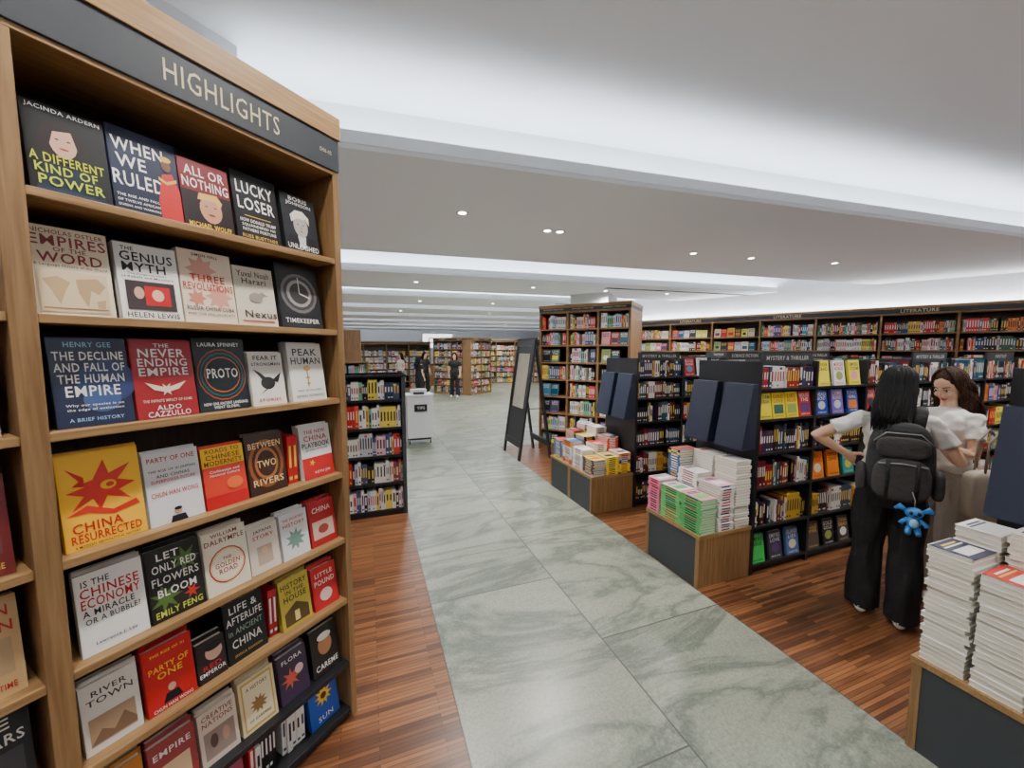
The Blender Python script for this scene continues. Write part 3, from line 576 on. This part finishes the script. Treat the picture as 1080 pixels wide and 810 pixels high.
M_KSK=mat_plain('lightbox',(1,1,1),.5,emit=(1,.97,.9),es=2)
k=MB(); k.box(I4,0,1.4,0,.12,1.85,2.5,mat=0); text(k,I4,'CAFE',.7,2.2,-.004,1.0,.28,(1,1,1),mat=1,stretch=False); k.box(I4,0,.1,.02,.12,0,1.85,mat=1); k.box(I4,1.3,1.4,.02,.12,0,1.85,mat=1); k.box(I4,.1,1.3,.04,.1,0,1.0,mat=2); k.box(I4,.1,1.3,0,.5,1.0,1.05,mat=1)
k.obj('cafe_counter_kiosk',[M_KSK,M_BLACK,M_OAK],M=T(2.5,19.0,.003))

# ================================================================= PEOPLE
SKIN=S(222,178,150)
def person(name,loc,az,H=1.58,shirt=S(232,230,226),pants=S(22,22,26),shoe=S(225,222,215),hair=('hair_black',S(6,5,5),S(15,13,12)),arms=None,headyaw=0,headpitch=0,locks=False,hairlen=.28,voxel=.006,feet=None,wide=.085,skin=SKIN,sleeve=True,strands=True,wave=0.0):
    s=H/1.58; M=T(loc[0],loc[1],loc[2])@RZ(-az)@Matrix.Scale(s,4); e=empty(name,M)
    rs=random.Random(name)
    p=MB()
    V=Vector
    def el(z,cy,rx,ry,cx=0): return (V((cx,cy,z)),V((rx,0,0)),V((0,ry,0)))
    p.loft([el(.74,0,.13,.10),el(.80,-.005,.158,.115),(el(.88,-.005,.155,.115)),el(.95,0,.132,.10)],pants,24)
    p.loft([el(.90,-.002,.162,.122),el(.915,-.002,.164,.124),el(.96,0,.150,.114),el(1.0,.0,.143,.108),el(1.04,.002,.134,.102),el(1.12,.008,.138,.108),el(1.19,.012,.146,.112),el(1.25,.004,.150,.098),el(1.285,0,.128,.078),el(1.31,-.004,.085,.062),el(1.325,-.004,.060,.055)],shirt,24)
    p.tube([(0,-.008,1.28),(0,-.002,1.36),(0,.006,1.42)],[.048,.042,.042],skin,14)
    fe=feet or (((-.11,.02),10),((.11,-.02),-10))
    for i,((fx,fy),toe) in enumerate(fe):
        sx=-1 if i==0 else 1
        p.tube([(sx*.078,0,.86),(sx*.084,0,.74),((sx*.088+fx)/2,fy/2+.015,.46),(fx,fy,.22),(fx,fy-.005,.045)],[.083,.088,wide*.92,wide*.95,wide*1.0],pants,16)
        mm=T(fx,fy,0)@RZ(toe*sx)
        p.tube([(0,-.085,.035),(0,-.05,.045),(0,.02,.045),(0,.09,.036),(0,.14,.028),(0,.165,.024)],[.024,.034,.038,.042,.036,.018],shoe,14,M=mm,flat=.85)
    arms=arms or {-1:[(-.165,0,1.265),(-.21,-.01,1.02),(-.20,.08,.80)],1:[(.165,0,1.265),(.21,-.01,1.02),(.20,.08,.80)]}
    ex=MB()
    for sx,(sh,elb,wr) in arms.items():
        sh,elb,wr=V(sh),V(elb),V(wr); inn=V((sx*.10,0,sh.z-.005))
        p.tube([inn,sh,sh.lerp(elb,.35),sh.lerp(elb,.85),elb,elb.lerp(wr,.15),elb.lerp(wr,.4),wr],[.045,.043,.038,.032,.031,.032,.031,.021],skin,14,side=(0,1,.3))
        if sleeve: p.tube([inn,sh,sh.lerp(elb,.25),sh.lerp(elb,.58)],[.052,.050,.049,.052],shirt,16,side=(0,1,.3))
        d=(wr-elb).normalized()
        pn=V((-sx*.75,0,-.6)); pn=(pn-d*pn.dot(d)).normalized(); wd=d.cross(pn).normalized()
        fwd=wd if wd.z>0 else -wd
        K=wr+d*.085
        rings=[(wr-d*.02,fwd*.022,pn*.018),(wr+d*.015,fwd*.03,pn*.016),(wr+d*.05,fwd*.038,pn*.015),(K,fwd*.038,pn*.012)]
        ex.loft(rings,skin,12)
        for q,(off,L) in enumerate(((.029,.068),(.010,.076),(-.009,.070),(-.027,.055))):
            b0=K+fwd*off-d*.012; d1=(d*.85+pn*.5).normalized(); d2=(d*.4+pn*.95).normalized(); d3=(-d*.1+pn).normalized()
            p1=b0+d1*(.012+L*.42); p2=p1+d2*L*.32; p3=p2+d3*L*.26
            ex.tube([b0,p1,p2,p3],[.0085,.008,.0072,.0055],skin,8,side=tuple(fwd))
        tb=wr+d*.028+fwd*.022; t1=tb+(d*.55+fwd*.8+pn*.3).normalized()*.035; t2=t1+(d*.75+fwd*.3+pn*.6).normalized()*.028; t3=t2+(d*.8+pn*.6).normalized()*.018
        ex.tube([tb,t1,t2,t3],[.012,.0105,.009,.0065],skin,8,side=tuple(pn))
    HM=T(0,.012,1.468)@RZ(headyaw)@RX(headpitch)
    p.ball((0,-.012,.02),(.070,.088,.092),skin,20,M=HM); p.ball((0,.018,-.035),(.055,.062,.076),skin,18,M=HM)
    p.ball((0,.048,-.088),(.026,.026,.022),skin,12,M=HM); p.ball((0,.088,-.022),(.012,.016,.018),skin,10,M=HM); p.ball((0,.083,.0),(.008,.010,.025),skin,10,M=HM)
    for sx in(-1,1): p.ball((sx*.071,-.005,-.012),(.010,.02,.03),skin,10,M=HM); p.ball((sx*.032,.055,-.032),(.022,.022,.022),skin,10,M=HM)
    for sx in(-1,1):
        ex.ball((sx*.029,.067,.004),(.0135,.009,.0062),S(235,230,225),12,M=HM)
        ex.ball((sx*.029,.0735,.003),(.006,.004,.0060),S(30,18,12),10,M=HM)
        ex.tube([(sx*.014,.077,.009),(sx*.029,.0775,.0125),(sx*.044,.065,.008)],[.0015,.0024,.0015],S(24,16,14),6,M=HM,side=(0,0,1))
        ex.tube([(sx*.013,.078,.026),(sx*.03,.077,.031),(sx*.048,.061,.027)],[.0018,.003,.0016],S(36,24,18),6,M=HM,side=(0,0,1))
    ex.tube([(-.022,.0725,-.057),(0,.082,-.0545),(.022,.0725,-.057)],[.002,.0045,.002],S(178,88,84),8,M=HM,side=(0,0,1))
    ex.tube([(-.018,.0725,-.062),(0,.080,-.0635),(.018,.0725,-.062)],[.002,.0052,.002],S(190,100,94),8,M=HM,side=(0,0,1))
    def rem(mb,vx,sm):
        o=bpy.data.objects.new('tmp',mb.mesh('tmp')); sc.collection.objects.link(o)
        r=o.modifiers.new('r','REMESH'); r.mode='VOXEL'; r.voxel_size=vx
        q=o.modifiers.new('s','SMOOTH'); q.factor=.5; q.iterations=sm
        dg=bpy.context.evaluated_depsgraph_get(); dg.update()
        me=bpy.data.meshes.new_from_object(o.evaluated_get(dg)); bpy.data.objects.remove(o)
        return me
    me=rem(p,voxel,4); bv=BVHTree.FromPolygons(p.v,p.f)
    q=MB(); vc=[None]*len(me.vertices)
    for f_ in me.polygons:
        r_=bv.find_nearest(f_.center); cc=p.c[r_[2]] if r_[2] is not None else skin
        q.f.append(tuple(f_.vertices)); q.c.append(cc); q.m.append(0)
        for vi in f_.vertices: vc[vi]=cc
    for v in me.vertices:
        co_=v.co.copy()
        if vc[v.index] in (shirt,pants) and voxel<.01:
            if vc[v.index]==pants: k_=noise.noise(V((co_.x*18,co_.y*18,co_.z*4)))*.016
            else: k_=noise.noise(V((co_.x*16+co_.z*12,co_.y*16,co_.z*18-co_.x*8)))*.014
            co_=co_+v.normal*k_
        q.v.append(tuple(co_))
    b0=len(q.v); q.v+=ex.v; q.f+=[tuple(b0+i for i in f_) for f_ in ex.f]; q.c+=ex.c; q.m+=ex.m
    q.obj('body',[M_CLOTH],parent=e,smooth=True)
    h=MB(); C=V((0,-.024,.032)); rx,ry,rz=.080,.090,.094
    h.ball(tuple(C),(rx,ry,rz),(0,0,0),22,M=HM)
    n=6; rg=[]
    for i in range(n):
        u=i/(n-1); z=.05-u*(hairlen*.85); rg.append((V((0,-.052-.045*u,z)),V((.080-.010*u,0,0)),V((0,.050-.026*u,0))))
    h.loft(rg,(0,0,0),20,M=HM)
    mh=rem(h,.008,3)
    st=MB(); st.v=[tuple(v.co) for v in mh.vertices]; st.f=[tuple(f_.vertices) for f_ in mh.polygons]; st.c=[(0,0,0)]*len(st.f); st.m=[0]*len(st.f)
    N=230 if voxel<.01 else 60
    for i in range(N):
        ph=math.radians(48+264*(i+rs.random())/N)
        sxn=math.sin(ph); cyn=math.cos(ph)
        k=1.0+rs.uniform(-.01,.045); pts=[]
        for al in (4,24,44,64,82,98):
            A=math.radians(al)
            pts.append(V((rx*k*math.sin(A)*sxn, C.y+.012*(1-al/98)+ry*k*math.sin(A)*cyn, C.z+rz*k*math.cos(A)+.002)))
        b_=pts[-1].copy(); L=hairlen*rs.uniform(.86,1.12); ph0=rs.uniform(0,6.28)
        back=max(0,-cyn)
        for j in range(1,8):
            u=j/7; z=b_.z-(L-.02)*u
            wv=wave*math.sin(ph0*.3+ph*5+u*10)
            x=b_.x*(1.06+.10*math.sin(u*3)-(.14 if not locks else -.05)*u)+wv
            y=b_.y*(1-.25*u*(1-back))-.045*u+(.05*u if (locks and cyn>-.2) else 0)+wv*.5
            if not locks: y-=.06*u*u
            pts.append(V((x,y,z)))
        r0=rs.uniform(.0035,.006) if N>100 else .009
        rad=[.003]+[r0*.8]*2+[r0]*7+[r0*.8,r0*.55,.0015]
        st.tube(pts,rad[:len(pts)],(0,0,0),6,M=HM,side=(.6,.8,0),flat=.7)
    st.obj('hair',[mat_hair(*hair)],parent=e,smooth=True)
    return e,M

W1=(2.96,1.36,0.0)
eW,MW=person('woman_with_backpack',W1,58,H=1.55,arms={-1:[(-.155,0,1.265),(-.385,-.02,1.13),(-.215,.07,1.01)],1:[(.155,0,1.265),(.28,.02,1.04),(.235,.20,1.10)]},headyaw=-18,headpitch=-12,hairlen=.30,feet=(((-.09,.03),10),((.08,-.04),-8)),wave=.003)
eW2,MW2=person('woman_with_phone',(3.62,1.40,0),284,H=1.53,shirt=S(236,234,230),pants=S(190,184,172),hair=('hair_brown',S(26,15,10),S(78,48,32)),arms={-1:[(-.155,0,1.265),(-.20,.06,1.03),(-.08,.26,1.11)],1:[(.155,0,1.265),(.20,.06,1.03),(.07,.27,1.10)]},headyaw=6,headpitch=-26,locks=True,hairlen=.30,wave=.010)
ph=MB(); ph.box(I4,-.037,.037,-.004,.004,-.075,.075); ph.obj('phone',[M_BLACK],M=MW2@T(0.0,.36,1.14)@RX(-35),bevel=.003)
person('shopper_in_black',(2.95,14.0,.003),200,H=1.6,shirt=S(24,24,28),voxel=.014)
person('shopper_in_black',(2.1,15.6,.003),150,H=1.62,shirt=S(40,40,46),voxel=.014)
person('shopper_in_black',(1.6,13.4,.003),60,H=1.5,shirt=S(20,20,24),voxel=.014)
person('shopper_in_white',(4.9,17.2,.003),120,H=1.65,shirt=S(190,190,195),pants=S(40,50,70),voxel=.014)
person('shopper_in_white',(1.2,15.9,.003),240,H=1.6,shirt=S(200,190,185),pants=S(60,60,66),voxel=.014)

def superbox(mb,c,r,col,pw=3.2,n=28,k=16,taper=0):
    b=len(mb.v)
    for i in range(k+1):
        a=-math.pi/2+math.pi*i/k; a=max(-1.54,min(1.54,a))
        sz=math.copysign(abs(math.sin(a))**(2/pw),math.sin(a)); cz=abs(math.cos(a))**(2/pw)
        tp=1-taper*(sz*.5+.5)
        for j in range(n):
            t_=2*math.pi*j/n; cx=math.copysign(abs(math.cos(t_))**(2/pw),math.cos(t_)); cy=math.copysign(abs(math.sin(t_))**(2/pw),math.sin(t_))
            mb.v.append((c[0]+r[0]*cz*cx*tp,c[1]+r[1]*cz*cy*tp,c[2]+r[2]*sz))
    for i in range(k):
        for j in range(n):
            jj=(j+1)%n; mb.f.append((b+i*n+j,b+i*n+jj,b+(i+1)*n+jj,b+(i+1)*n+j)); mb.c.append(col); mb.m.append(0)
    mb.f.append(tuple(b+j for j in reversed(range(n)))); mb.c.append(col); mb.m.append(0)
    mb.f.append(tuple(b+k*n+j for j in range(n))); mb.c.append(col); mb.m.append(0)
bp=MB(); BC=S(40,38,40); BC2=S(58,55,55)
superbox(bp,(0,-.195,1.055),(.155,.078,.225),BC,taper=.14)
superbox(bp,(0,-.275,.965),(.125,.038,.12),BC2,taper=.08)
superbox(bp,(0,-.268,1.145),(.11,.020,.06),BC2)
for sx in(-1,1):
    superbox(bp,(sx*.160,-.19,.94),(.025,.05,.085),BC2)
    bp.tube([(sx*.075,-.125,1.24),(sx*.092,-.085,1.335),(sx*.098,.0,1.352),(sx*.102,.085,1.305),(sx*.115,.135,1.19),(sx*.135,.12,1.06),(sx*.152,.04,.96),(sx*.14,-.12,.90)],[(.028,.008)]*5+[(.02,.006)]*3,BC,10,side=(1,0,0))
    bp.tube([(sx*.06,-.312,1.08),(sx*.06,-.318,.97),(sx*.06,-.305,.86)],[(.009,.004)]*3,S(22,22,24),8)
bp.tube([(-.035,-.16,1.26),(-.02,-.17,1.30),(.02,-.17,1.30),(.035,-.16,1.26)],[.007]*4,BC,8,side=(0,1,0))
bp.tube([(-.10,-.308,1.055),(0,-.316,1.065),(.10,-.308,1.055)],[.004]*3,S(150,148,146),6,side=(0,0,1))
bp.tube([(-.12,-.252,1.17),(-.07,-.258,1.225),(.07,-.258,1.225),(.12,-.252,1.17)],[.0035]*4,S(150,148,146),6,side=(0,1,0))
bpo=bp.obj('backpack',[mat_attr('backpack_fabric',.8,bump=.4,bs=30,bd=.02)],M=MW,smooth=True)
pl=MB(); BL=S(50,130,205); LB=S(150,205,235)
def pb(c_,r_,col): pl.ball(c_,r_,col,14)
pb((0,0,0),(.030,.026,.036),BL); pb((0,-.016,-.002),(.02,.016,.026),LB); pb((0,-.002,.052),(.038,.032,.030),BL)
for sx in(-1,1):
    pl.tube([(sx*.03,0,.06),(sx*.058,0,.078),(sx*.078,0,.062)],[.008,.018,.006],BL,10,side=(0,0,1),flat=.5)
    pl.tube([(sx*.022,0,.016),(sx*.045,-.01,-.002),(sx*.052,-.014,-.014)],[.011,.010,.012],BL,8,side=(0,1,0))
    pl.tube([(sx*.014,0,-.028),(sx*.02,-.006,-.055),(sx*.02,-.02,-.062)],[.014,.014,.013],BL,8,side=(0,1,0))
    pb((sx*.015,-.029,.056),(.009,.006,.011),S(15,15,20))
pb((0,-.036,.046),(.009,.006,.006),S(30,40,80))
pl.tube([(0,0,.08),(.0,.0,.12),(-.01,.02,.16)],[.002]*3,S(180,180,180),6)
pl.obj('plush_keychain',[M_PRINT],M=MW@T(.055,-.33,.755)@Matrix.Scale(1.0,4),smooth=True)
tb=MB(); superbox(tb,(0,0,0),(.15,.045,.16),S(196,186,168),pw=5)
for yy in(-.03,.03): tb.tube([(-.07,yy,.14),(-.06,yy,.34),(0,yy,.42),(.06,yy,.34),(.07,yy,.14)],[.006]*5,S(150,140,125),8,side=(0,1,0))
for i in range(14): tb.ball((R.uniform(-.12,.12),-.045,R.uniform(-.13,.13)),(.016,.004,.016),R.choice([S(120,100,110),S(150,120,100),S(90,90,96)]),10)
tb.obj('tote_bag',[mat_attr('canvas',.85,bump=.2)],M=MW2@T(-.27,.03,.80)@RZ(80),smooth=True)

# ================================================================= LIGHTS
dn=MB(); spots=[]
def lw(x,y):
    v=CR@Vector((x,y,0)); return v.x,v.y
for (x,y,z) in [(1.6,4.2,LO),(1.75,4.2,LO),(3.9,4.6,LO),(4.9,4.6,LO),(.6,3.9,LO),(6.4,4.5,LO),(2.7,7.9,LO),(4.4,7.9,LO),(6,7.9,LO),(.3,7.9,LO),(3.5,1.2,UP),(.2,1.4,UP),(5.2,1.6,UP),(-.6,.6,UP),(1.2,-1.2,UP),(3.2,-1.2,UP),(6.5,.6,UP),(2.5,10.8,LO),(5,10.8,LO),(.5,10.8,LO),(3,13.5,LO),(0,13.5,LO),(3,16.2,LO),(6,16.2,LO),(0,18.9,LO),(5,18.9,LO),(8,2.0,UP)]:
    X,Y=lw(x,y); dn.loft([(Vector((X,Y,z-.003)),Vector((.04,0,0)),Vector((0,.04,0))),(Vector((X,Y,z-.0005)),Vector((.04,0,0)),Vector((0,.04,0)))],(1,1,1),16,mat=0)
    dn.loft([(Vector((X,Y,z-.002)),Vector((.056,0,0)),Vector((0,.056,0))),(Vector((X,Y,z-.0004)),Vector((.056,0,0)),Vector((0,.056,0)))],(1,1,1),16,mat=1)
    spots.append((X,Y,z))
dn.obj('ceiling_downlights',[M_DOWN,M_GREYP])
for i,(X,Y,z) in enumerate(spots):
    l=bpy.data.lights.new('downlight_lamp','SPOT'); l.energy=150 if Y<9 else 260; l.spot_size=math.radians(150); l.spot_blend=.9; l.shadow_soft_size=.09; l.color=(1,.965,.92)
    o=bpy.data.objects.new('downlight_lamp',l); o.location=(X,Y,z-.03); sc.collection.objects.link(o)
k=MB(); k.box(I4,0,17,.30,.33,2.501,2.515); k.obj('led_strip_wall_cove',[M_LED],M=T(*WO,0)@RZ(WPHI))
wd=bpy.data.worlds.new('World'); sc.world=wd; wd.use_nodes=True; wd.node_tree.nodes['Background'].inputs[0].default_value=(.8,.85,.9,1); wd.node_tree.nodes['Background'].inputs[1].default_value=.3

# ================================================================= CAMERA
cd=bpy.data.cameras.new('camera'); cd.lens=410/1080*36; cd.sensor_width=36; cd.clip_start=.02
co=bpy.data.objects.new('camera',cd); sc.collection.objects.link(co); co.location=(0,0,1.65); co.rotation_euler=(math.radians(90-4.74),0,math.radians(-20.3)); sc.camera=co
print('FACES',sum(len(o.data.polygons) for o in sc.objects if o.type=='MESH'))
